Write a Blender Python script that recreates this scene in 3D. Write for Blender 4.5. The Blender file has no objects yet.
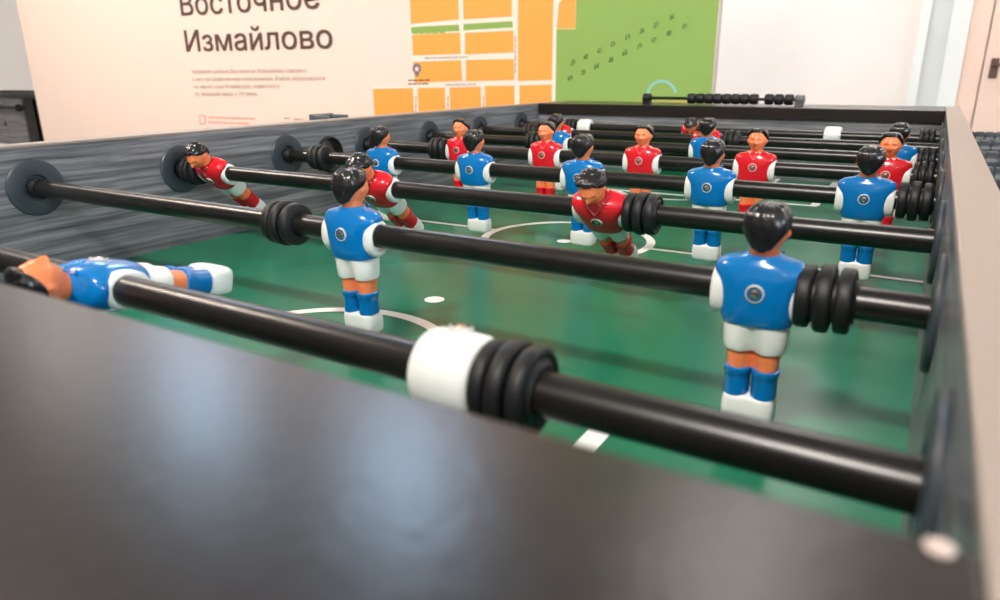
import bpy, bmesh, math, random, mathutils, mathutils.geometry
from mathutils import Vector, Matrix
random.seed(4)
scene = bpy.context.scene
col = scene.collection
ZR = 0.86                                   # height of the rods above the room floor

# ------------------------------------------------------------------ camera
CX, CY, CZ = 0.7045, -0.1834, 0.0983        # relative to the rod plane
PITCH, YAW, ROLL, FPX = 0.3126, 0.5423, -0.0062, 701.45
Fv = Vector((-math.sin(YAW)*math.cos(PITCH), math.cos(YAW)*math.cos(PITCH), -math.sin(PITCH)))
rt = Vector((math.cos(YAW), math.sin(YAW), 0)); up = rt.cross(Fv)
Rv = math.cos(ROLL)*rt + math.sin(ROLL)*up
Uv = -math.sin(ROLL)*rt + math.cos(ROLL)*up
CAM = Vector((CX, CY, CZ + ZR))
cam = bpy.data.objects.new('camera', bpy.data.cameras.new('camera')); col.objects.link(cam)
cam.matrix_world = Matrix(((Rv.x, Uv.x, -Fv.x, CAM.x), (Rv.y, Uv.y, -Fv.y, CAM.y), (Rv.z, Uv.z, -Fv.z, CAM.z), (0, 0, 0, 1)))
cam.data.sensor_width = 36; cam.data.lens = 36*FPX/1000; cam.data.clip_start = 0.01
cam.data.dof.use_dof = True; cam.data.dof.focus_distance = 0.62; cam.data.dof.aperture_fstop = 10
scene.camera = cam

def at_y(px, py, Y):                        # where the ray of a pixel meets the vertical plane y = Y
    d = Rv*((px-500)/FPX) - Uv*((py-300)/FPX) + Fv
    return CAM + d*((Y-CAM.y)/d.y)

# ------------------------------------------------------------------ light and exposure
w = bpy.data.worlds.new('world'); scene.world = w; w.use_nodes = True
w.node_tree.nodes['Background'].inputs[0].default_value = (0.9, 0.95, 1, 1)
w.node_tree.nodes['Background'].inputs[1].default_value = 0.3
scene.view_settings.view_transform = 'Standard'; scene.view_settings.look = 'None'
scene.view_settings.gamma = 1; scene.view_settings.use_curve_mapping = False
scene.view_settings.exposure = 0.62

def lamp(name, kind, loc, target, energy, color, size):
    l = bpy.data.lights.new(name, kind); l.energy = energy; l.color = color
    if kind == 'AREA': l.shape = 'DISK'; l.size = size
    else: l.shadow_soft_size = size
    o = bpy.data.objects.new(name, l); col.objects.link(o); o.location = loc
    o.rotation_euler = (Vector(target)-Vector(loc)).to_track_quat('-Z', 'Y').to_euler()
    return o
CEIL = 3.2
lamp('downlight_behind', 'AREA', (0.52, -1.85, CEIL-0.03), (0.52, 0.4, 0.8), 82, (1, 0.92, 0.84), 0.24)
lamp('added_banner_wash', 'AREA', (-2.4, 0.0, CEIL-0.05), (-2.2, 1.75, 1.2), 78, (1, 0.84, 0.72), 0.5)  # added warm fill without a fixture, tints and brightens the banner's left

# ------------------------------------------------------------------ materials
def mat(name, color, rough=0.5, metal=0.0, spec=0.5, coat=0.0):
    m = bpy.data.materials.new(name); m.use_nodes = True
    b = m.node_tree.nodes['Principled BSDF']
    b.inputs['Base Color'].default_value = (*color, 1); b.inputs['Roughness'].default_value = rough
    b.inputs['Metallic'].default_value = metal; b.inputs['Specular IOR Level'].default_value = spec
    b.inputs['Coat Weight'].default_value = coat; b.inputs['Coat Roughness'].default_value = 0.08
    return m
def noisy(name, c1, c2, scale, rough=0.5, stretch=(1, 1, 1), bump=0.0, spec=0.5, lo=0.35, hi=0.65, detail=6):
    m = mat(name, c1, rough, 0, spec); n = m.node_tree.nodes; l = m.node_tree.links
    b = n['Principled BSDF']
    tc = n.new('ShaderNodeTexCoord'); mp = n.new('ShaderNodeMapping'); mp.inputs['Scale'].default_value = stretch
    tx = n.new('ShaderNodeTexNoise'); tx.inputs['Scale'].default_value = scale; tx.inputs['Detail'].default_value = detail
    cr = n.new('ShaderNodeValToRGB')
    cr.color_ramp.elements[0].position = lo; cr.color_ramp.elements[0].color = (*c1, 1)
    cr.color_ramp.elements[1].position = hi; cr.color_ramp.elements[1].color = (*c2, 1)
    l.new(tc.outputs['Object'], mp.inputs[0]); l.new(mp.outputs[0], tx.inputs['Vector'])
    l.new(tx.outputs['Fac'], cr.inputs[0]); l.new(cr.outputs[0], b.inputs['Base Color'])
    if bump:
        bp = n.new('ShaderNodeBump'); bp.inputs['Strength'].default_value = bump; bp.inputs['Distance'].default_value = 0.001
        l.new(tx.outputs['Fac'], bp.inputs['Height']); l.new(bp.outputs[0], b.inputs['Normal'])
    return m
def wood(name, axis):                       # grey wood-grain laminate, grain along the axis
    m = mat(name, (0.1, 0.1, 0.1), 0.33, 0, 0.5); n = m.node_tree.nodes; l = m.node_tree.links
    b = n['Principled BSDF']; tc = n.new('ShaderNodeTexCoord')
    warp = n.new('ShaderNodeTexNoise'); warp.inputs['Scale'].default_value = 9; warp.inputs['Detail'].default_value = 2
    mp = n.new('ShaderNodeMapping'); mp.inputs['Scale'].default_value = (5, 210, 210) if axis == 'x' else (210, 5, 210)
    add = n.new('ShaderNodeVectorMath'); add.operation = 'MULTIPLY_ADD'; add.inputs[1].default_value = (0.006,)*3
    l.new(tc.outputs['Object'], warp.inputs['Vector'])
    l.new(warp.outputs['Color'], add.inputs[0]); l.new(tc.outputs['Object'], add.inputs[2])
    l.new(add.outputs[0], mp.inputs[0])
    t1 = n.new('ShaderNodeTexNoise'); t1.inputs['Scale'].default_value = 1.0; t1.inputs['Detail'].default_value = 8; t1.inputs['Roughness'].default_value = 0.65
    l.new(mp.outputs[0], t1.inputs['Vector'])
    cr = n.new('ShaderNodeValToRGB'); e = cr.color_ramp.elements
    e[0].position = 0.33; e[0].color = (0.056, 0.058, 0.064, 1); e[1].position = 0.68; e[1].color = (0.31, 0.308, 0.326, 1)
    x = e.new(0.48); x.color = (0.145, 0.147, 0.158, 1)
    l.new(t1.outputs['Fac'], cr.inputs[0]); l.new(cr.outputs[0], b.inputs['Base Color'])
    bp = n.new('ShaderNodeBump'); bp.inputs['Strength'].default_value = 0.25; bp.inputs['Distance'].default_value = 0.0006
    l.new(t1.outputs['Fac'], bp.inputs['Height']); l.new(bp.outputs[0], b.inputs['Normal'])
    return m
M = dict(
    wood_x=wood('wood_x', 'x'), wood_y=wood('wood_y', 'y'),
    rim=noisy('rim', (0.013, 0.010, 0.0088), (0.018, 0.0145, 0.0125), 300, 0.29, bump=0.10, spec=0.42),
    side_rim=noisy('side_rim', (0.29, 0.235, 0.20), (0.31, 0.25, 0.215), 300, 0.34, bump=0.1),
    cap=mat('cap', (0.55, 0.45, 0.40), 0.5),
    field=noisy('field', (0.008, 0.135, 0.072), (0.010, 0.150, 0.080), 3, 0.25, spec=0.22),
    line=mat('line', (0.78, 0.80, 0.78), 0.25),
    rod=noisy('rod', (0.006, 0.0055, 0.005), (0.009, 0.008, 0.007), 60, 0.31, spec=0.45),
    rubber=noisy('rubber', (0.006, 0.0063, 0.007), (0.009, 0.0095, 0.0105), 80, 0.5, spec=0.4),
    flange=noisy('flange', (0.030, 0.040, 0.050), (0.036, 0.047, 0.058), 60, 0.42),
    hole=mat('hole', (0.004, 0.004, 0.004), 0.7),
    hair=noisy('hair', (0.008, 0.008, 0.009), (0.012, 0.012, 0.013), 100, 0.22),
    skin=noisy('skin', (0.84, 0.225, 0.082), (0.88, 0.24, 0.09), 80, 0.35),
    blue=noisy('blue', (0.001, 0.150, 0.44), (0.001, 0.160, 0.47), 50, 0.18),
    red=noisy('red', (0.60, 0.010, 0.020), (0.64, 0.011, 0.022), 50, 0.18),
    white=noisy('white', (0.74, 0.77, 0.74), (0.79, 0.81, 0.78), 40, 0.3),
    pink=mat('pink', (0.75, 0.10, 0.11), 0.25), paleblue=mat('paleblue', (0.02, 0.25, 0.68), 0.25),
    steel=noisy('steel', (0.55, 0.53, 0.50), (0.62, 0.60, 0.56), 200, 0.25), brass=mat('brass', (0.75, 0.62, 0.5), 0.25, 1.0),
    paper=noisy('paper', (0.89, 0.725, 0.64), (0.91, 0.74, 0.655), 1.2, 0.6, bump=0.0),
    street=mat('street', (0.92, 0.80, 0.72), 0.6),
    orange=noisy('orange', (0.93, 0.40, 0.075), (0.95, 0.42, 0.085), 2, 0.6),
    green=noisy('green', (0.27, 0.44, 0.10), (0.28, 0.46, 0.11), 2, 0.6),
    ink=mat('ink', (0.11, 0.062, 0.050), 0.7), paleink=mat('paleink', (0.50, 0.35, 0.30), 0.6), redink=mat('redink', (0.78, 0.36, 0.28), 0.6),
    darkgreen=mat('darkgreen', (0.11, 0.21, 0.05), 0.6), cyan=mat('cyan', (0.30, 0.60, 0.55), 0.6), pin=mat('pin', (0.22, 0.16, 0.20), 0.6),
    wall=noisy('wall', (0.82, 0.765, 0.715), (0.84, 0.785, 0.735), 4, 0.7),
    pillar=noisy('pillar', (0.60, 0.64, 0.62), (0.62, 0.66, 0.64), 4, 0.6), pillar_light=noisy('pillar_light', (0.74, 0.78, 0.76), (0.76, 0.80, 0.78), 4, 0.5),
    door=noisy('door', (0.80, 0.60, 0.50), (0.82, 0.62, 0.52), 4, 0.5),
    ceiling=noisy('ceiling', (0.8, 0.8, 0.78), (0.83, 0.83, 0.81), 4, 0.8),
    floor=noisy('floor', (0.16, 0.15, 0.14), (0.20, 0.19, 0.18), 6, 0.35),
    alu=mat('alu', (0.6, 0.6, 0.6), 0.35, 1.0), cupgrey=mat('cupgrey', (0.10, 0.11, 0.12), 0.25),
)
def glow(name, color, strength):
    m = bpy.data.materials.new(name); m.use_nodes = True; n = m.node_tree.nodes
    b = n['Principled BSDF']; b.inputs['Base Color'].default_value = (0.8, 0.8, 0.8, 1)
    b.inputs['Emission Color'].default_value = (*color, 1); b.inputs['Emission Strength'].default_value = strength
    return m
M['panel'] = glow('panel', (1.0, 0.93, 0.87), 11.5); M['panel_cool'] = glow('panel_cool', (0.5, 0.74, 1.0), 26); M['added_cool_glow'] = glow('added_cool_glow', (0.75, 0.88, 1.0), 10)  # the last glow is an added cool source on the right

# ------------------------------------------------------------------ mesh helpers
class MB:
    def __init__(s): s.v = []; s.f = []; s.mi = []
    def add(s, v, f, mi=0):
        o = len(s.v); s.v += [tuple(p) for p in v]; s.f += [tuple(i+o for i in q) for q in f]; s.mi += [mi]*len(f); return s
    def box(s, x0, x1, y0, y1, z0, z1, mi=0):
        v = [(x, y, z) for z in (z0, z1) for y in (y0, y1) for x in (x0, x1)]
        return s.add(v, [(0, 2, 3, 1), (4, 5, 7, 6), (0, 1, 5, 4), (2, 6, 7, 3), (0, 4, 6, 2), (1, 3, 7, 5)], mi)
    def rings(s, rings, cap0=True, cap1=True, mi=0, closed=False):   # rings of equal length, loft
        n = len(rings[0]); v = [p for r in rings for p in r]; f = []
        for i in range(len(rings)-1):
            for j in range(n):
                k = (j+1) % n
                f.append((i*n+j, i*n+k, (i+1)*n+k, (i+1)*n+j))
        if cap0: f.append(tuple(range(n-1, -1, -1)))
        if cap1: f.append(tuple((len(rings)-1)*n+j for j in range(n)))
        return s.add(v, f, mi)
    def lathe(s, prof, axis='x', c=(0, 0, 0), n=32, mi=0, cap0=True, cap1=True):   # prof: (position along axis, radius)
        rs = []
        for t, r in prof:
            ring = []
            for j in range(n):
                a = 2*math.pi*j/n; p, q = r*math.cos(a), r*math.sin(a)
                ring.append({'x': (c[0]+t, c[1]+p, c[2]+q), 'y': (c[0]+q, c[1]+t, c[2]+p), 'z': (c[0]+p, c[1]+q, c[2]+t)}[axis])
            rs.append(ring)
        return s.rings(rs, cap0, cap1, mi)
    def tube(s, pts, r, n=8, mi=0):
        pts = [Vector(p) for p in pts]; rs = []
        for i, p in enumerate(pts):
            d = (pts[min(i+1, len(pts)-1)]-pts[max(i-1, 0)]).normalized()
            a = d.orthogonal().normalized() if i == 0 else (a - d*a.dot(d)).normalized()
            b = d.cross(a)
            rs.append([tuple(p + a*(r*math.cos(2*math.pi*j/n)) + b*(r*math.sin(2*math.pi*j/n))) for j in range(n)])
        return s.rings(rs, mi=mi)
    def mesh(s, name, mats, smooth=True, angle=40):
        me = bpy.data.meshes.new(name); me.from_pydata(s.v, [], s.f); me.update()
        for m in (mats if isinstance(mats, (list, tuple)) else [mats]): me.materials.append(M[m])
        me.polygons.foreach_set('material_index', s.mi)
        bm = bmesh.new(); bm.from_mesh(me); bmesh.ops.recalc_face_normals(bm, faces=bm.faces)
        if smooth:
            for f in bm.faces: f.smooth = True
            for e in bm.edges:
                if len(e.link_faces) == 2 and e.calc_face_angle(0) > math.radians(angle): e.smooth = False
        bm.to_mesh(me); bm.free(); return me
    def build(s, name, mats, parent=None, smooth=True, angle=40, bevel=0, loc=None):
        o = bpy.data.objects.new(name, s.mesh(name, mats, smooth, angle)); col.objects.link(o)
        if parent: o.parent = parent
        if loc: o.location = loc
        if bevel:
            b = o.modifiers.new('bevel', 'BEVEL'); b.width = bevel; b.segments = 2; b.limit_method = 'ANGLE'
        return o
def link(name, me, parent=None, loc=None):
    o = bpy.data.objects.new(name, me); col.objects.link(o)
    if parent: o.parent = parent
    if loc: o.location = loc
    return o
def tag(o, label=None, cat=None, group=None, kind=None):
    for k, v in (('label', label), ('category', cat), ('group', group), ('kind', kind)):
        if v: o[k] = v
    return o
def empty(name, loc, label, cat, group=None):
    o = bpy.data.objects.new(name, None); col.objects.link(o); o.location = loc; o.empty_display_size = 0.05
    return tag(o, label, cat, group)
def struct(name, mb, m, **k): return tag(mb.build(name, m, **k), kind='structure')

# ------------------------------------------------------------------ the room
X0, X1, Y0, Y1 = -8.0, 5.0, -5.0, 5.5
struct('floor', MB().box(X0, X1, Y0, Y1, -0.1, 0), 'floor')
struct('ceiling', MB().box(X0, X1, Y0, Y1, CEIL, CEIL+0.1), 'ceiling')
struct('wall_back', MB().box(X0, X1, Y1, Y1+0.15, 0, CEIL), 'wall')
struct('wall_front', MB().box(X0, X1, Y0-0.15, Y0, 0, CEIL), 'wall')
struct('wall_left', MB().box(X0-0.15, X0, Y0, Y1, 0, CEIL), 'wall')
struct('wall_right', MB().box(X1, X1+0.15, Y0, Y1, 0, CEIL), 'wall')
pa, pb, pc, pd = [at_y(x, 60, Y1).x for x in (914, 923, 944, 963)]
struct('trim_1', MB().box(pa, pb, Y1-0.10, Y1, 0, CEIL), 'pillar_light')
struct('trim_2', MB().box(pb, pc, Y1-0.06, Y1, 0, CEIL), 'pillar')
struct('trim_3', MB().box(pc, pd, Y1-0.08, Y1, 0, CEIL), 'pillar_light')
# door: two leaves with a gap line and a lever handle on the second leaf
dg = at_y(984, 60, Y1-0.05).x
door = struct('door_1', MB().box(pd, dg-0.004, Y1-0.06, Y1, 0, 2.5), 'door', bevel=0.003)
leaf = MB().box(dg+0.004, dg+0.95, Y1-0.06, Y1, 0, 2.5).build('door_leaf', 'door', door, bevel=0.003)
hp = at_y(994, 68, Y1-0.06)
MB().box(hp.x-0.022, hp.x+0.022, hp.y-0.010, hp.y, hp.z-0.062, hp.z+0.06).build('handle_plate', 'ink', leaf, bevel=0.004)
MB().lathe([(-0.05, 0.011), (0, 0.011)], 'y', (hp.x, hp.y, hp.z+0.02), 16).box(hp.x-0.01, hp.x+0.13, hp.y-0.06, hp.y-0.045, hp.z+0.01, hp.z+0.03).build('lever', 'ink', leaf, bevel=0.003)
struct('baseboard_back', MB().box(X0, pa, Y1-0.02, Y1, 0, 0.1), 'ceiling')

# added window-shaped glow in the unseen right wall, for bluish hair highlights
win = struct('added_window_glow', MB().box(X1-0.02, X1-0.008, -2.4, -0.4, 1.0, 2.5), 'added_cool_glow', smooth=False)
wf = MB()
for y in (-2.45, -1.43, -0.41): wf.box(X1-0.05, X1, y, y+0.06, 0.95, 2.55)
for z in (0.95, 2.5): wf.box(X1-0.05, X1, -2.39, -0.41, z, z+0.05)
wf.build('added_glow_frame', 'pillar_light', win, False)

# ceiling light panels
me_frame = MB().box(-0.31, 0.31, -0.31, -0.295, -0.025, 0).box(-0.31, 0.31, 0.295, 0.31, -0.025, 0).box(-0.31, -0.295, -0.295, 0.295, -0.025, 0).box(0.295, 0.31, -0.295, 0.295, -0.025, 0).mesh('frame', 'alu', False)
me_diff = MB().box(-0.295, 0.295, -0.295, 0.295, -0.018, -0.002).mesh('diffuser', 'panel', False)
me_cool = MB().box(-0.295, 0.295, -0.295, 0.295, -0.018, -0.002).mesh('diffuser', 'panel_cool', False)
for x in (-5.5, -3.6, -1.7, 0.2, 2.1, 4.0):
    for y in (-3.6, 2.7, 4.6):
        if y < 0 and x < 1: continue
        cool = (y == 2.7 and x in (-1.7, -3.6))
        t = empty('ceiling_light', (x, y, CEIL), 'square cool white light panel in the ceiling beyond the banner' if cool else 'square warm white light panel set in the ceiling', 'ceiling light', 'cool ceiling panels' if cool else 'warm ceiling panels')
        link('frame', me_frame, t); link('diffuser', me_cool if cool else me_diff, t)

# ------------------------------------------------------------------ banner with the district map
YB = 1.75
bl = at_y(44, 139, YB).x; br = at_y(715, 50, YB).x
BZ0, BZ1 = 0.12, 2.25
ban = empty('map_banner', ((bl+br)/2, YB, 0), 'large peach display banner with Cyrillic title and orange and green street map', 'banner')
bx = (bl+br)/2
def local(v): return [(p[0]-bx, p[1]-YB, p[2]) for p in v]
sheet = MB().box(bl-bx, br-bx, 0, 0.012, BZ0, BZ1).build('printed_sheet', 'paper', ban)
MB().box(bl-bx, bl-bx+0.03, 0.013, 0.04, 0, BZ1).box(br-bx-0.03, br-bx, 0.013, 0.04, 0, BZ1).box(bl-bx+0.03, br-bx-0.03, 0.013, 0.04, BZ1-0.03, BZ1).box(bl-bx+0.03, br-bx-0.03, 0.013, 0.04, BZ0, BZ0+0.03).build('frame', 'alu', ban, False)
for x in (bl-bx+0.015, br-bx-0.015): MB().box(x-0.03, x+0.03, -0.03, 0.35, 0, 0.012).build('foot', 'alu', ban, False)
def print_poly(name, pts, m, lift=0.0006):
    P = []
    for p in pts:
        if p[1] is None: q = at_y(p[0], 0, YB); q = Vector((q.x, YB, BZ1))           # runs up to the top edge
        elif p[1] == 'b': q = at_y(p[0], 110, YB); q = Vector((q.x, YB, BZ0))         # runs down to the bottom edge
        else: q = at_y(p[0], p[1], YB)
        P.append((min(max(q.x, bl), br)-bx, -lift, q.z))
    n = len(P)
    v = P + [(x, 0.0005, z) for x, y, z in P]
    f = [tuple(range(n)), tuple(range(2*n-1, n-1, -1))] + [(i, n+i, n+(i+1) % n, (i+1) % n) for i in range(n)]
    return MB().add(v, f).build(name, m, sheet, False)
print_poly('map_ground', [(409, None), (720, None), (720, 'b'), (373, 'b'), (373, 86), (413, 86)], 'street', 0.0004)
blocks = [
    [(409, None), (458, None), (459, 19.5), (411, 24)], [(462.5, None), (511, None), (512, 16.5), (463.5, 19.5)],
    [(412, 35), (460, 32.5), (461, 54), (413, 55.5)], [(465, 33), (513.5, 30.5), (514, 52.5), (465, 54.5)],
    [(413, 62), (461, 60), (462.5, 81), (415, 83)], [(466, 60), (514, 59), (514.5, 80), (466, 81.5)],
    [(373, 89), (413, 88), (416, 'b'), (376, 'b')], [(417.5, 88), (445, 87.5), (446, 'b'), (419, 'b')],
    [(449.5, 87.5), (481, 86.5), (482, 'b'), (451, 'b')], [(485, 86), (514.5, 85.5), (515, 'b'), (486, 'b')],
    [(519.5, 85.5), (552, 84.5), (551, 'b'), (519, 'b')], [(517, None), (555, None), (552, 80), (518, 81)],
    [(559, 3), (562, 0), (576, None), (575.3, 28.5), (556.8, 28.5)]]
for b in blocks: print_poly('map_block', b, 'orange')
print_poly('map_park', [(576, None), (720, None), (720, 'b'), (555.5, 'b'), (556.6, 29), (575.5, 29)], 'green')
print_poly('map_strip', [(556, 101.5), (714, 101.5), (714, 104.5), (556, 104.5)], 'orange', 0.0009)
print_poly('map_boulevard', [(411, 27), (459, 24.5), (459.5, 31), (411.5, 33.5)], 'green')
print_poly('map_boulevard', [(463.5, 24), (512.5, 21), (513, 27.5), (463.5, 30.5)], 'green')
def ribbon(pts, wd): # band along a pixel path
    up_, dn = [], []
    for i, p in enumerate(pts):
        a = pts[max(i-1, 0)]; b = pts[min(i+1, len(pts)-1)]; dx, dy = b[0]-a[0], b[1]-a[1]; L = math.hypot(dx, dy)
        up_.append((p[0]-dy/L*wd/2, p[1]+dx/L*wd/2)); dn.append((p[0]+dy/L*wd/2, p[1]-dx/L*wd/2))
    return up_, dn
arc = [(662-14*math.cos(a), 95-14*math.sin(a)) for a in [i*math.pi*0.98/14-0.1 for i in range(15)]]
u_, d_ = ribbon(arc, 3)
mbv = [at_y(*p, YB) for p in u_+d_]
MB().add([(p.x-bx, -0.0012, p.z) for p in mbv], [(i, i+1, 16+i, 15+i) for i in range(14)]).build('map_arc', 'cyan', sheet, False)
def glyph_tris(s):
    """flat triangles of a line of text in font units; every contour is filled on its own with its holes"""
    cu = bpy.data.curves.new('lettering', 'FONT'); cu.body = s; cu.size = 1; cu.resolution_u = 3; cu.fill_mode = 'NONE'
    to = bpy.data.objects.new('lettering', cu); col.objects.link(to); bpy.context.view_layer.update()
    me = bpy.data.meshes.new_from_object(to.evaluated_get(bpy.context.evaluated_depsgraph_get()))
    bpy.data.objects.remove(to); bpy.data.curves.remove(cu)
    nb = {}
    for e in me.edges:
        a, b = e.vertices; nb.setdefault(a, []).append(b); nb.setdefault(b, []).append(a)
    P = [Vector((v.co.x, v.co.y, 0)) for v in me.vertices]; bpy.data.meshes.remove(me)
    seen = set(); loops = []
    for st in range(len(P)):
        if st in seen or st not in nb: continue
        lp = [st]; seen.add(st); cur = st
        while True:
            nx = [k for k in sorted(nb[cur]) if k not in seen]
            if not nx: break
            cur = nx[0]; lp.append(cur); seen.add(cur)
        if len(lp) > 2: loops.append([P[k] for k in lp])
    area = lambda l: sum(a.x*b.y-b.x*a.y for a, b in zip(l, l[1:]+l[:1]))/2
    def inside(p, l):
        c = False
        for a, b in zip(l, l[1:]+l[:1]):
            if (a.y > p.y) != (b.y > p.y) and p.x < (b.x-a.x)*(p.y-a.y)/(b.y-a.y)+a.x: c = not c
        return c
    loops.sort(key=lambda l: -abs(area(l))); outer = []
    for l in loops:
        host = None
        for o in outer:
            if all(inside(p, o[0]) for p in l): host = o
        if host: host.append(l)
        else: outer.append([l])
    V, T_ = [], []
    for o in outer:
        base = len(V); V += [p for l in o for p in l]
        T_ += [tuple(base+k for k in t) for t in mathutils.geometry.tessellate_polygon(o)]
    return V, T_
def text(s, p0, p1, cap, m, name='lettering', bold=0.0):
    """text s with its baseline from pixel p0 to pixel p1 and capitals cap pixels tall"""
    V, T_ = glyph_tris(s)
    if not T_: return None
    a = at_y(*p0, YB); b = at_y(*p1, YB); x0, x1 = min(v.x for v in V), max(v.x for v in V)
    mid = ((p0[0]+p1[0])/2, (p0[1]+p1[1])/2)
    hz = (at_y(mid[0], mid[1]-cap, YB)-at_y(*mid, YB)).z/0.72
    mb = MB()
    for lay, (dx, dy) in enumerate(((0, 0),) if not bold else ((-bold, -bold), (bold, -bold), (bold, bold), (-bold, bold))):
        out = []
        for v in V:
            t = (v.x+dx-x0)/(x1-x0); q = a+(b-a)*t; out.append((q.x-bx, -0.0014-0.0002*lay, q.z+(v.y+dy)*hz))
        mb.add(out, T_)
    return mb.build(name, m, sheet, False)
text('Восточное', (182, 15.5), (320, 8), 24, 'ink', bold=0.011)
text('Измайлово', (187, 51.5), (333, 48), 22.5, 'ink', bold=0.011)
text('Название района Восточное Измайлово связано', (192, 73.5), (307, 72.5), 4.2, 'paleink')
text('с его географическим положением. Район образовался', (193, 81), (325.5, 80.2), 4.2, 'paleink')
text('на месте села Измайлово, известного', (194.5, 88.5), (280, 88), 4.2, 'paleink')
text('по меньшей мере с XV века.', (195.5, 96), (258, 95.5), 4.2, 'paleink')
print_poly('map_icon', [(199.5, 115), (205.5, 115), (206, 124.5), (200, 124.5)], 'redink', 0.0010)
print_poly('map_icon', [(200.4, 116), (204.7, 116), (205.1, 123.5), (200.9, 123.5)], 'paper', 0.0013)
def marks(px0, px1, y0, y1, h, m):          # print too small to read: a row of short word marks
    x = px0
    while x < px1-1:
        wd = random.uniform(2.5, 7); x2 = min(x+wd, px1); t = (x-px0)/(px1-px0); y = y0+(y1-y0)*t
        print_poly('small_print', [(x, y-h), (x2, y-h), (x2, y), (x, y)], m, 0.0011); x = x2+0.9
marks(208.5, 255, 118.2, 119.4, 1.5, 'redink'); marks(208.5, 249, 123, 124.3, 1.5, 'redink')
marks(284, 290, 119, 119, 1.4, 'paleink'); marks(294, 303, 120, 120, 1.4, 'paleink')
text('Верхняя Первомайская улица', (425, 59), (468, 57.6), 1.9, 'ink')
text('Первомайская улица', (445.5, 85.7), (476, 84.7), 1.9, 'ink')
marks(414, 447, 34.2, 33, 1.4, 'green')
marks(408.5, 430, 81, 80.5, 1.3, 'ink'); marks(408.5, 430, 84.6, 84.2, 1.2, 'ink')
for x, y0, y1 in ((515.5, 36, 73), (416, 96, 112), (448, 96, 112), (483.6, 96, 112)):
    y = y0
    while y < y1:
        h = random.uniform(3, 7); print_poly('small_print', [(x-0.6, y), (x+0.6, y), (x+0.6, min(y+h, y1)), (x-0.6, min(y+h, y1))], 'paleink', 0.0011); y += h+1
# map pin with a star
pinp = [(417+4.4*math.cos(a), 68.5+5.2*math.sin(a)) for a in [math.pi*0.75+i*math.pi*1.5/16 for i in range(17)]] + [(417.3, 77.5)]
print_poly('map_pin', pinp, 'pin', 0.0010)
star = [(417+r*math.sin(a), 69-r*1.1*math.cos(a)) for r, a in [((3.0 if i % 2 == 0 else 1.3), i*math.pi/5) for i in range(10)]]
print_poly('map_pin_star', star, 'street', 0.0014)
def letters(s, xy):
    for ch, (x, y) in zip(s, xy):
        text(ch, (x-2.1, y+2.4+0.9), (x+2.1, y+2.4-0.9), 6.0, 'darkgreen', bold=0.008)
cv = lambda l: [(555+a/6, 5+b/6) for a, b in l]
letters('лесопарк', cv([(108, 345), (186, 309), (267, 272), (348, 234), (437, 192), (521, 154), (609, 115), (704, 70)]))
letters('измайлово', cv([(91, 437), (170, 402), (250, 364), (335, 326), (419, 288), (506, 246), (594, 207), (685, 167), (777, 127)]))

# ------------------------------------------------------------------ second table at the far left, behind the banner's edge
T2Y = 1.98
t2r = at_y(33, 95, T2Y).x+0.04; t2top = at_y(15, 93.2, T2Y).z; t2b = at_y(15, 97.8, T2Y).z
t2 = empty('foosball_table', (t2r-0.62, T2Y+0.24, 0), 'grey wood-grain football table with black top rim behind the left banner edge', 'table')
def t2box(name, m, x0, x1, y0, y1, z0, z1, bevel=0.003):
    return MB().box(x0-t2r+0.62, x1-t2r+0.62, y0-0.24, y1-0.24, z0, z1).build(name, m, t2, False, bevel=bevel)
t2box('top_rim', 'rim', t2r-1.30, t2r, -0.012, 0.03, t2b, t2top); t2box('top_rim', 'rim', t2r-1.30, t2r, 0.45, 0.492, t2b, t2top)
t2box('top_rim', 'rim', t2r-0.05, t2r, 0.03, 0.45, t2b, t2top); t2box('top_rim', 'rim', t2r-1.30, t2r-1.25, 0.03, 0.45, t2b, t2top)
ppx0, ppx1 = at_y(26.0, 118, T2Y).x, at_y(29.5, 118, T2Y).x
t2box('side_panel', 'wood_x', t2r-1.28, ppx0, 0, 0.022, t2b-0.27, t2b); t2box('side_panel', 'wood_x', t2r-1.28, ppx1, 0.46, 0.48, t2b-0.27, t2b)
t2box('end_panel', 'rim', ppx0, ppx1, 0.03, 0.46, t2b-0.27, t2b); t2box('end_panel', 'wood_y', t2r-1.28, t2r-1.26, 0.022, 0.46, t2b-0.27, t2b)
t2box('playfield', 'field', t2r-1.26, ppx0, 0.022, 0.46, t2b-0.13, t2b-0.12)
for x0, x1 in ((ppx0, ppx1), (t2r-1.30, t2r-1.23)):
    for y0, y1 in ((-0.008, 0.05), (0.43, 0.485)): t2box('leg', 'rim', x0, x1, y0, y1, 0, t2b)
rz = at_y(12, 107.5, T2Y).z
MB().lathe([(-1.15, 0.009), (-0.03, 0.009), (0.0, 0.02), (0.012, 0.022)], 'x', (ppx0-0.015-t2r+0.62, -0.24-0.025, rz-0), 16).build('score_bar', 'rubber', t2)
wp = at_y(1, 102, T2Y)
MB().lathe([(-0.015, 0.012), (-0.01, 0.016), (0.01, 0.016), (0.015, 0.012)], 'x', (wp.x-t2r+0.62, -0.24-0.025, wp.z), 16).build('score_bead', 'white', t2)
hp2 = at_y(5.5, 123.5, T2Y)
MB().lathe([(-0.002, 0.011), (0.001, 0.011)], 'y', (hp2.x-t2r+0.62, -0.24, hp2.z), 20).build('bolt_hole', 'hole', t2)

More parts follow.
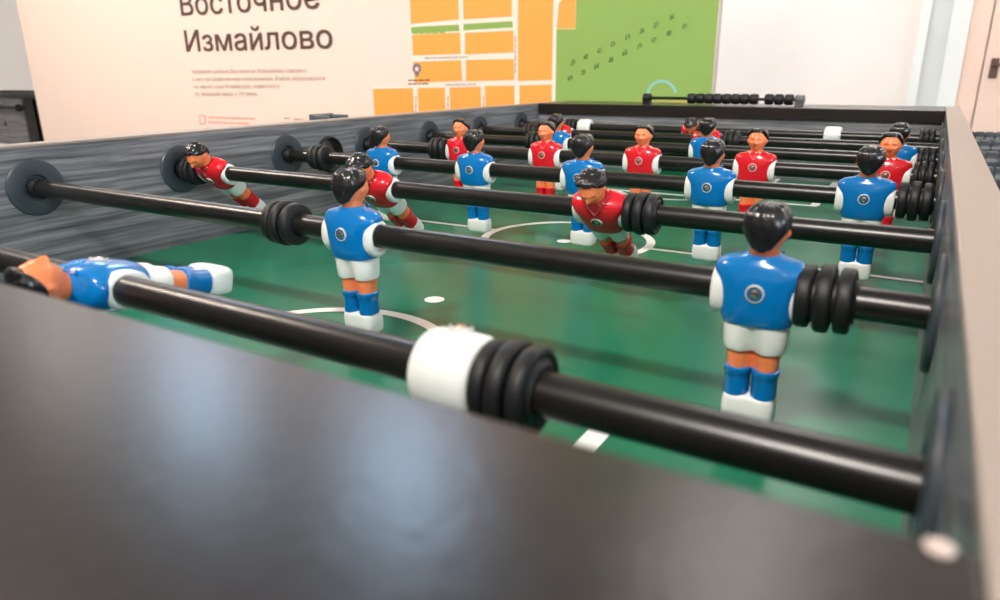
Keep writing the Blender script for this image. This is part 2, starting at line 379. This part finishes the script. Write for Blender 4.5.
# ------------------------------------------------------------------ the football table
S = 0.1529; W = 0.7186; TOP = 0.0393; FL = -0.0839; RIM = 0.0217; YN = -0.0864; YF = 1.1432; END = 0.15
tab = empty('foosball_table', (W/2, 3.5*S, 0), 'football table with black rims, grey wood-grain walls and green pitch', 'table')
OX, OY = -W/2, -3.5*S
def T(mb): mb.v = [(x+OX, y+OY, z+ZR) for x, y, z in mb.v]; return mb
T(MB().box(-0.02, W+0.02, YN-0.02, YF+0.02, FL-0.015, FL)).build('playfield', 'field', tab, False)
pf = [o for o in tab.children if o.name.startswith('playfield')][0]
def flat(name, polys, th=0.0004):
    mb = MB()
    for p in polys:
        n = len(p); v = [(x, y, FL+th) for x, y in p]; mb.add(v, [tuple(range(n))])
    return T(mb).build(name, 'line', pf, False)
LW = 0.0098; XC = W/2; YC = 3.5*S
def rect(x0, x1, y0, y1): return [(x0, y0), (x1, y0), (x1, y1), (x0, y1)]
def ringpoly(cx, cy, r, a0, a1, n=48):
    P = []
    for i in range(n):
        a, b = a0+(a1-a0)*i/n, a0+(a1-a0)*(i+1)/n
        P.append([(cx+(r-LW/2)*math.cos(a), cy+(r-LW/2)*math.sin(a)), (cx+(r+LW/2)*math.cos(a), cy+(r+LW/2)*math.sin(a)),
                  (cx+(r+LW/2)*math.cos(b), cy+(r+LW/2)*math.sin(b)), (cx+(r-LW/2)*math.cos(b), cy+(r-LW/2)*math.sin(b))])
    return P
def disc(cx, cy, r): return [[(cx+r*math.cos(a), cy+r*math.sin(a)) for a in [2*math.pi*i/32 for i in range(32)]]]
flat('centre_line', [rect(0, XC-0.0955, YC-LW*0.4, YC+LW*0.4)]); flat('centre_line', [rect(XC+0.1035, W, YC-LW*0.4, YC+LW*0.4)])
flat('centre_circle', ringpoly(XC+0.004, YC-0.003, 0.095, 0, 2*math.pi, 64)); flat('centre_spot', disc(XC+0.006, YC-0.014, 0.0085))
for sgn in (1, -1):
    Yf = lambda y: y if sgn == 1 else 2*YC-y
    fr = lambda x0, x1, y0, y1: rect(x0, x1, min(Yf(y0), Yf(y1)), max(Yf(y0), Yf(y1)))
    e0 = YN+0.001
    flat('penalty_box', [fr(XC-0.222, XC-0.222+0.012, e0, 0.172), fr(XC+0.212, XC+0.224, e0, 0.172), fr(XC-0.222, XC+0.222, 0.172, 0.172+LW)])
    flat('goal_box', [fr(XC-0.128, XC-0.119, e0, 0.030), fr(XC+0.119, XC+0.128, e0, 0.030), fr(XC-0.128, XC+0.128, 0.030, 0.030+LW)])
    a = math.asin((0.1805-0.13)/0.095)
    flat('penalty_arc', [[(x, Yf(y)) for x, y in p] for p in ringpoly(XC+0.003, 0.13, 0.095, a, math.pi-a, 32)])
    flat('penalty_spot', disc(XC+0.006, Yf(0.272), 0.0085))
# side walls with the bores for the rods
def bored(x0, x1, y0, y1, z0, z1, bores):
    mb = MB()
    def cell(ya, yb, za, zb):
        mb.add([(x0, ya, za), (x0, yb, za), (x0, yb, zb), (x0, ya, zb)], [(0, 1, 2, 3)]); mb.add([(x1, ya, za), (x1, yb, za), (x1, yb, zb), (x1, ya, zb)], [(3, 2, 1, 0)])
    y = y0
    for cy, cz, r in sorted(bores):
        h = r*1.3; cell(y, cy-h, z0, z1); cell(cy-h, cy+h, z0, cz-h); cell(cy-h, cy+h, cz+h, z1)
        n = 24; cr = []; sq = []
        for j in range(n):
            a = 2*math.pi*j/n+math.pi/4; c_, s_ = math.cos(a), math.sin(a); k = h/max(abs(c_), abs(s_))
            cr.append((cy+r*c_, cz+r*s_)); sq.append((cy+k*c_, cz+k*s_))
        for xx in (x0, x1): mb.add([(xx, *p) for p in sq]+[(xx, *p) for p in cr], [(j, (j+1) % n, n+(j+1) % n, n+j) for j in range(n)])
        mb.add([(x0, *p) for p in cr]+[(x1, *p) for p in cr], [(j, (j+1) % n, n+(j+1) % n, n+j) for j in range(n)])
        y = cy+h
    cell(y, y1, z0, z1)
    mb.add([(x, yy, zz) for zz in (z0, z1) for yy in (y0, y1) for x in (x0, x1)], [(0, 1, 3, 2), (4, 6, 7, 5), (0, 4, 5, 1), (2, 3, 7, 6)])
    return mb
bores = [(i*S, 0, 0.0085) for i in range(8)] + [(YC, -0.006, 0.0215)]
ZB = -0.24
YE0, YE1 = YN-END, YF+END
for x0, x1 in ((-RIM+0.001, 0), (W, W+RIM-0.001)):
    T(bored(x0, x1, YE0+0.001, YE1-0.001, ZB, TOP-0.003, bores)).build('side_panel', 'wood_y', tab, False)
    T(MB().box(x0-(0.0 if x0 < 0 else -0.0), x1, YE0, YE1, TOP-0.003, TOP)).build('side_rim', 'side_rim', tab, False, bevel=0.0008)
# end boards with the goal mouths, and the wide black end tops
for yi, sg in ((YN, -1), (YF, 1)):
    ya, yb = sorted((yi+sg*0.005, yi+sg*0.021))
    mb = MB().box(0, XC-0.10, ya, yb, FL, TOP-0.02).box(XC+0.10, W, ya, yb, FL, TOP-0.02).box(XC-0.10, XC+0.10, ya, yb, -0.022, TOP-0.02)
    T(mb).build('end_board', 'wood_x', tab, False)
    ga, gb = sorted((yb if sg > 0 else ya, (yb if sg > 0 else ya)+sg*0.06))
    T(MB().box(XC-0.11, XC+0.11, ga, gb, FL-0.01, FL).box(XC-0.11, XC+0.11, gb-0.004 if sg > 0 else ga, gb if sg > 0 else ga+0.004, FL, -0.02).box(XC-0.11, XC-0.10, ga, gb, FL, -0.02).box(XC+0.10, XC+0.11, ga, gb, FL, -0.02).box(XC-0.11, XC+0.11, ga, gb, -0.02, -0.016)).build('goal_pocket', 'hole', tab, False)
    ta, tb = sorted((yi, yi+sg*END))
    T(MB().box(0.0002, W-0.0002, ta, tb, TOP-0.0205, TOP-0.0002)).build('end_top', 'rim', tab, False, bevel=0.001)
    oa, ob = sorted((yi+sg*(END-0.02), yi+sg*(END-0.001)))
    T(MB().box(0.0002, W-0.0002, oa, ob, ZB, TOP-0.0205)).build('end_panel', 'wood_x', tab, False)
T(MB().box(0, W, YE0+0.02, YE1-0.02, ZB, ZB+0.012)).build('bottom_board', 'rim', tab, False)
for x0, x1 in ((-RIM, 0.07), (W-0.07, W+RIM)):
    for y0, y1 in ((YE0+0.02, YE0+0.11), (YE1-0.11, YE1-0.02)):
        T(MB().box(x0, x1, y0, y1, -ZR+0.02, ZB)).build('leg', 'rim', tab, False, bevel=0.003)
        T(MB().lathe([(0, 0.03), (0.012, 0.03), (0.02, 0.012)], 'z', ((x0+x1)/2, (y0+y1)/2, -ZR), 20)).build('levelling_foot', 'rubber', tab)
tag(T(MB().lathe([(0, 0.0019), (0.0004, 0.0019), (0.0008, 0.0013), (0.0009, 0.0005)], 'z', (0.7136, -0.0886, TOP), 20)).build('screw_cap', 'cap', tab), 'small pale screw cap on the rim corner')
# bearing flanges on both walls
prof = [(0, 0.0255), (0.0015, 0.0258), (0.0028, 0.0250), (0.0032, 0.0235), (0.0036, 0.0130), (0.0034, 0.0122), (0.0020, 0.0116), (0.0004, 0.0112), (0.0002, 0.0085)]
fl_me = MB().lathe(prof, 'x', (0, 0, 0), 48, cap1=False, cap0=False).mesh('bearing_flange', 'flange')
sl_me = MB().lathe([(-0.02, 0.0077), (-0.02, 0.0083), (0.010, 0.0090), (0.0108, 0.0085), (0.0108, 0.0077)], 'x', (0, 0, 0), 32, cap0=False, cap1=False).mesh('bearing_sleeve', 'rubber')
sr_me = MB().lathe([(-0.02, 0.0077), (-0.02, 0.0083), (0.003, 0.0083), (0.0034, 0.0080), (0.0034, 0.0077)], 'x', (0, 0, 0), 32, cap0=False, cap1=False).mesh('bearing_sleeve', 'rubber')
for i in range(8):
    for x, a in ((0.0, 0), (W, math.pi)):
        f = link('bearing_flange', fl_me, tab, (x+OX, i*S+OY, ZR)); f.rotation_euler.z = a
        link('bearing_sleeve', sl_me if a == 0 else sr_me, f)
# ball entry: ring in each wall with a chute outside
for x, a in ((0.0, 0), (W, math.pi)):
    r = link('ball_entry_ring', MB().lathe([(-0.004, 0.0215), (0.0, 0.0245), (0.003, 0.0240), (0.004, 0.0222), (0.002, 0.0205), (-0.012, 0.0200)], 'x', (0, 0, 0), 40, cap0=False, cap1=False).mesh('ball_entry_ring', 'rubber'), tab, (x+OX, YC+OY, ZR-0.006)); r.rotation_euler.z = a
mb = MB(); y0 = 0.558; y1 = 0.602
mb.box(-0.058, -RIM, y0, y1, -0.045, -0.03).box(-0.058, -0.050, y0, y1, -0.03, 0.0445).box(-0.050, -RIM, y0, y0+0.007, -0.03, 0.043).box(-0.050, -RIM, y1-0.007, y1, -0.03, 0.043)
T(mb).build('ball_chute', 'cupgrey', tab, False, bevel=0.002)
# score counter on the far end top
SY = 1.19; sz = TOP+0.0115
bar = T(MB().lathe([(0.216, 0.0028), (0.502, 0.0028)], 'x', (0, SY, sz), 16)).build('score_counter', 'rod', tab)
for x, m in ((0.2165, 'rubber'), (0.4965, 'cupgrey')):
    T(MB().lathe([(-0.008, 0.006), (-0.0065, 0.0085), (0.0065, 0.0085), (0.008, 0.006)], 'x', (x, SY, sz), 24).box(x-0.007, x+0.007, SY-0.007, SY+0.007, TOP, sz)).build('bracket', m, bar)
bd = MB().lathe([(-0.0073, 0.0026), (-0.0073, 0.0078), (-0.0062, 0.0090), (-0.001, 0.0096), (0.005, 0.0092), (0.0070, 0.0080), (0.0073, 0.0026)], 'x', (0, 0, 0), 24, cap0=False, cap1=False).mesh('score_bead', 'rubber')
for k in range(8): link('score_bead', bd, bar, (0.3045+k*0.0163+OX, SY+OY, sz+ZR))
for k in range(3): link('score_bead', bd, bar, (0.4450+k*0.0168+OX, SY+OY, sz+ZR))

# ------------------------------------------------------------------ player figures (facing +y, rod axis at the origin)
def sellipse(z, hx, hy, cy=0.0, e=2.4, n=32, notch=0.0, nw=0.0035, cx=0.0):
    P = []
    for j in range(n):
        a = 2*math.pi*j/n; c, s = math.cos(a), math.sin(a)
        x = hx*math.copysign(abs(c)**(2/e), c); y = hy*math.copysign(abs(s)**(2/e), s)
        y *= 1-notch*math.exp(-(x/nw)**2)
        P.append((cx+x, cy+y, z))
    return P
def sm(a, b, t):
    t = min(max((t-a)/(b-a), 0), 1); return t*t*(3-2*t)
HC = Vector((0, 0.0012, 0.0288))
def head_r(az, el):                         # az: 0 = face, pi = back of the head
    x, y, z = math.sin(az)*math.cos(el), math.cos(az)*math.cos(el), math.sin(el)
    jaw = 1-0.12*sm(0.0, -0.95, z)
    rx, ry, rz = 0.0093*jaw, 0.0112*(1-0.10*sm(0, -0.9, z)), 0.0121
    r = 1/math.sqrt((x/rx)**2+(y/ry)**2+(z/rz)**2)
    g = lambda a0, e0, sa, se: math.exp(-((az-a0)/sa)**2-((el-e0)/se)**2)
    A = abs(az)
    gg = lambda a0, e0, sa, se: math.exp(-((A-a0)/sa)**2-((el-e0)/se)**2)
    r += 0.0026*gg(0, -0.20, 0.15, 0.17) + 0.0012*gg(0, 0.02, 0.12, 0.16)      # nose
    r += 0.0009*gg(0.25, 0.26, 0.30, 0.09) - 0.0017*gg(0.36, 0.06, 0.19, 0.13) + 0.0005*gg(0.36, 0.04, 0.08, 0.05)   # brow, eye sockets
    r += 0.0006*gg(0, -0.50, 0.24, 0.05) + 0.0005*gg(0, -0.62, 0.22, 0.05) - 0.0011*gg(0, -0.56, 0.28, 0.035)   # lips
    r += 0.0010*gg(0, -0.86, 0.30, 0.13) + 0.0005*gg(0.75, -0.1, 0.3, 0.25)     # chin, cheek
    r += 0.0016*gg(1.62, -0.10, 0.14, 0.24)                                  # ear
    return r
def hair_low(A):                            # elevation of the hairline for the angle from the face
    K = ((0, 0.86), (0.7, 0.84), (1.15, 0.50), (1.6, 0.16), (2.1, -0.05), (2.65, -0.62), (3.2, -0.80))
    for (a, u), (b, v) in zip(K, K[1:]):
        if A <= b: return u+(v-u)*(A-a)/(b-a)
    return K[-1][1]
def ball(fn, na, ne):
    rings = []
    for i in range(1, ne):
        el = -math.pi/2+math.pi*i/ne
        rings.append([tuple(HC + Vector((math.sin(az)*math.cos(el), math.cos(az)*math.cos(el), math.sin(el)))*fn((az+math.pi) % (2*math.pi)-math.pi, el)) for az in [2*math.pi*j/na for j in range(na)]])
    return rings
def hair_r(az, el):
    h = head_r(az, el); A = abs(az); m = sm(hair_low(A)-0.05, hair_low(A)+0.06, el)
    x, y, z = math.sin(az)*math.cos(el), math.cos(az)*math.cos(el), math.sin(el)
    bx_ = 0.0106*(1-0.42*sm(0.25, -0.8, z)); by_ = 0.0124*(1-0.06*sm(0.2, -0.8, z)); bz_ = 0.0128; e = 3.0   # boxy cap of hair
    r = (abs(x/bx_)**e+abs(y/by_)**e+abs(z/bz_)**e)**(-1/e)
    rid = 0.00035*math.sin(x*18/max(math.cos(el), 0.3)+3*z)*sm(0.0, 0.5, z)*sm(0.1, 0.35, math.cos(el))
    return (h-0.0010)*(1-m) + m*(max(h+0.0005, r) + rid)
skin = MB().rings(ball(head_r, 48, 36)).rings([sellipse(z, r, r*1.08, cy, 2.0, 24) for z, r, cy in ((0.010, 0.0075, 0), (0.0155, 0.0068, 0), (0.019, 0.0063, 0.0), (0.026, 0.0066, 0.0))])
me_legs = MB().rings([sellipse(z, hx, hy, 0.0, 2.6, 40, nt) for z, hx, hy, nt in ((-0.026, 0.0125, 0.0082, 0.62), (-0.030, 0.0127, 0.0083, 0.72), (-0.036, 0.0123, 0.0080, 0.80), (-0.0430, 0.0117, 0.0074, 0.82))]).mesh('legs', 'skin', angle=60)
me_skin = skin.mesh('player', 'skin', angle=60)
me_hair = MB().rings(ball(hair_r, 64, 32)).mesh('hair', 'hair', angle=70)
js = ((-0.0150, 0.0148, 0.0100, 2.8), (-0.0154, 0.0160, 0.0112, 2.8), (-0.0135, 0.0168, 0.0120, 2.8), (-0.009, 0.0176, 0.0125, 2.8), (-0.002, 0.0184, 0.0128, 2.8), (0.004, 0.0194, 0.0126, 2.7),
      (0.0078, 0.0212, 0.0121, 2.6), (0.0108, 0.0216, 0.0112, 2.4), (0.0132, 0.0205, 0.0102, 2.3), (0.0150, 0.0175, 0.0092, 2.2), (0.0160, 0.0128, 0.0084, 2.1), (0.0170, 0.0092, 0.0079, 2.0), (0.0180, 0.0080, 0.0077, 2.0), (0.0180, 0.0070, 0.0069, 2.0), (0.0165, 0.0066, 0.0066, 2.0))
jersey = MB().rings([sellipse(z, hx, hy, 0, e, 48) for z, hx, hy, e in js])
me_jersey = {c: jersey.mesh('jersey', c, angle=65) for c in ('blue', 'red')}
vn = []
for k in range(9):
    t = k/8; x = 0.0078*(1-t); z = 0.0178-0.0088*t
    hy = 0.0079+(0.0126-0.0079)*sm(0.0172, 0.006, z); y = hy*(1-(abs(x)/0.019)**2.4)**(1/2.4)
    if t < 0.25: y = 0.0068+(y-0.0068)*t/0.25*0.9
    vn.append((x, y+0.0002, z))
me_neck = MB().add([(x, y+0.0001, z) for x, y, z in vn]+[(-x, y+0.0001, z) for x, y, z in vn], [(k, k+1, 10+k, 9+k) for k in range(7)]+[(7, 8, 16)]).mesh('neckline', 'skin')
me_collar = {c: MB().tube(vn, 0.0007, 8).tube([(-x, y, z) for x, y, z in vn], 0.0007, 8).mesh('collar', m) for c, m in (('blue', 'paleblue'), ('red', 'pink'))}
arm = MB()
for s in (1,):
    rs = []
    for x, k in ((0.0120, 0.92), (0.0170, 1.0), (0.0198, 0.985), (0.0210, 0.93), (0.0215, 0.84), (0.0215, 0.72), (0.0200, 0.66)):
        rs.append([(x, 0.0098*k*math.copysign(abs(math.cos(a))**0.9, math.cos(a)), -0.0018+0.0122*k*math.copysign(abs(math.sin(a))**0.9, math.sin(a))) for a in [2*math.pi*j/36 for j in range(36)]])
    arm.rings(rs)
me_arm = arm.mesh('sleeve', 'white', angle=60)
sh = [sellipse(z, hx, hy, 0, 2.5, 48, nt) for z, hx, hy, nt in ((-0.010, 0.0140, 0.0098, 0.0), (-0.0148, 0.0152, 0.0107, 0.05), (-0.0185, 0.0153, 0.0107, 0.20), (-0.024, 0.0150, 0.0104, 0.40), (-0.0282, 0.0147, 0.0102, 0.52), (-0.0298, 0.0141, 0.0096, 0.56), (-0.0298, 0.0125, 0.0080, 0.6))]
me_shorts = MB().rings(sh).mesh('shorts', 'white', angle=60)
sk = [(-0.0394, 0.0058, 0.0070), (-0.0400, 0.0066, 0.0079), (-0.0424, 0.0067, 0.0080), (-0.0432, 0.0062, 0.0074), (-0.046, 0.0060, 0.0071), (-0.0545, 0.0061, 0.0073)]
sock = MB().rings([sellipse(z, hx, hy, 0, 2.2, 24) for z, hx, hy in sk])
me_sock = {c: sock.mesh('sock', c, angle=50) for c in ('blue', 'red')}
ft = [(-0.0540, 0.0098, 0.0066, 0.0), (-0.0547, 0.0113, 0.0076, 0.0), (-0.0566, 0.0122, 0.0083, 0.0004), (-0.0610, 0.0126, 0.0086, 0.0006), (-0.0665, 0.0125, 0.0082, 0.0006), (-0.0683, 0.0119, 0.0076, 0.0006), (-0.0690, 0.0108, 0.0066, 0.0006)]
me_foot = MB().rings([sellipse(z, hx, hy, cy, 4.5, 40, 0.12 if z > -0.057 else 0.0, 0.003) for z, hx, hy, cy in ft]).mesh('foot', 'white', angle=60)
scr = MB().lathe([(-0.003, 0.0044), (0.0004, 0.0044), (0.0009, 0.0041), (0.0009, 0.0036)], 'y', (0, 0, 0), 24, 0, True, False)
scr.lathe([(0.0009, 0.0036), (-0.0002, 0.0034), (-0.0004, 0.0026)], 'y', (0, 0, 0), 24, 1, False, False)
scr.lathe([(-0.0004, 0.0027), (0.0007, 0.0025), (0.0012, 0.0010)], 'y', (0, 0, 0), 6, 2, False, True)
me_screw = scr.mesh('screw', ['steel', 'hole', 'brass'])
def player(rod, x, team, label):
    p = link('player', me_skin, rod); p['label'] = label
    p.matrix_basis = Matrix.Translation((x, 0, 0)) @ (Matrix.Rotation(math.pi, 4, 'Z') if team == 'red' else Matrix())
    link('hair', me_hair, p); link('jersey', me_jersey[team], p); link('collar', me_collar[team], p); link('neckline', me_neck, p)
    link('sleeve', me_arm, p); s2 = link('sleeve', me_arm, p); s2.rotation_euler.z = math.pi
    link('shorts', me_shorts, p); link('legs', me_legs, p); link('sock', me_sock[team], p, (0.0064, 0, 0)); link('sock', me_sock[team], p, (-0.0064, 0, 0)); link('foot', me_foot, p)
    a = link('screw', me_screw, p, (0, 0.0126, 0.0015)); b = link('screw', me_screw, p, (0, -0.0126, 0.0015)); b.rotation_euler.z = math.pi
    return p
# rubber bumper of three rings, white stop collar, grip
def bumper_mesh(l=0.025):
    p = [(-l/2, 0.0077)]
    wd = l/3
    for k in range(3):
        a = -l/2+k*wd; R = (0.0146, 0.0158, 0.0150)[k]
        p += [(a+0.0003, R-0.0016), (a+0.0009, R-0.0004), (a+0.0020, R), (a+wd-0.0030, R), (a+wd-0.0018, R-0.0005), (a+wd-0.0012, R-0.0018)]
        if k < 2: p += [(a+wd-0.0012, 0.0108), (a+wd+0.0003, 0.0108)]
    p += [(l/2-0.002, 0.0115), (l/2-0.001, 0.0100), (l/2, 0.0095), (l/2, 0.0077)]
    return MB().lathe(p, 'x', (0, 0, 0), 40, cap0=False, cap1=False).mesh('bumper', 'rubber', angle=50)
me_bump = bumper_mesh()
me_stop = MB().lathe([(-0.0122, 0.0077), (-0.0122, 0.0120), (-0.0114, 0.0134), (-0.0088, 0.0146), (0, 0.0150), (0.0090, 0.0147), (0.0116, 0.0138), (0.0124, 0.0124), (0.0124, 0.0077)], 'x', (0, 0, 0), 40, cap0=False, cap1=False).mesh('stop_collar', 'white', angle=50)
gp = [(0, 0.0076), (0, 0.0115), (0.003, 0.0135)]
for k in range(9): a = 0.008+k*0.012; gp += [(a, 0.0138), (a+0.0008, 0.0128), (a+0.0022, 0.0128), (a+0.003, 0.0138)]
gp += [(0.118, 0.0138), (0.122, 0.011), (0.123, 0.002)]
me_grip = MB().lathe(gp, 'x', (0, 0, 0), 28, cap0=False).mesh('grip', 'flange', angle=50)
me_cap = MB().lathe([(-0.012, 0.004), (-0.011, 0.0085), (-0.008, 0.0095), (0.012, 0.0095), (0.013, 0.0076)], 'x', (0, 0, 0), 28, cap1=False).mesh('end_cap', 'rubber')
rods = [  # team, tilt (heads towards the near end), players, bumpers, stop collars, label
    ('blue', 78, [0.364], [0.128, 0.5995], [0.154, 0.5765], 'black goalkeeper rod with one blue player lying face up and white stop collars'),
    ('blue', 2, [0.3915, 0.6462], [0.329, 0.6750], [], 'black rod with two upright blue players nearest the lying blue goalkeeper'),
    ('red', 45, [0.060, 0.281, 0.5005], [0.0236, 0.5325], [], 'black rod with three red players leaning forward, feet swung back'),
    ('blue', 5, [0.159, 0.2880, 0.4145, 0.5405, 0.666], [0.060, 0.7015], [], 'black rod with five upright blue players along the halfway line'),
    ('red', 0, [0.167, 0.2945, 0.4205, 0.547, 0.672], [0.1315, 0.7038], [], 'black rod with five upright red players facing the near end'),
    ('blue', 5, [0.232, 0.453, 0.673], [0.197, 0.7042], [], 'black rod with three upright blue players behind the red five'),
    ('red', 55, [0.165, 0.413], [0.108, 0.4495], [], 'black rod with two red players leaning steeply behind the blue three'),
    ('red', 65, [0.349], [0.1115, 0.7000], [0.140, 0.570], 'black goalkeeper rod with one tilted red player at the far end board')]
for i, (team, tilt, ps, bs, cs, label) in enumerate(rods):
    r = empty('player_rod', (0, i*S, ZR), label, 'foosball rod', 'player rods across the football table')
    r.rotation_euler.x = math.radians(tilt)
    MB().lathe([(-0.10, 0.0075), (0.86, 0.0075)], 'x', (0, 0, 0), 40).build('shaft', 'rod', r)
    link('grip', me_grip, r, (0.749, 0, 0)); link('end_cap', me_cap, r, (-0.10, 0, 0))
    for x in ps: player(r, x, team, 'plastic player in %s jersey, white shorts and %s socks' % (team, team))
    for k, x in enumerate(bs):
        b = link('bumper', me_bump, r, (x, 0, 0)); b['label'] = 'black ribbed rubber bumper'
        if k == 0: b.rotation_euler.z = math.pi
        if cs: b.scale.x = 0.86
        if x > 0.703: b.scale.x = 0.72
    for x in cs:
        c = link('stop_collar', me_stop, r, (x, 0, 0)); c['label'] = 'white plastic stop collar'
        sc_ = link('screw', me_screw, c, (0.0, 0.0155, 0.0))
        if team == 'red': sc_.location.y = -0.0155; sc_.rotation_euler.z = math.pi
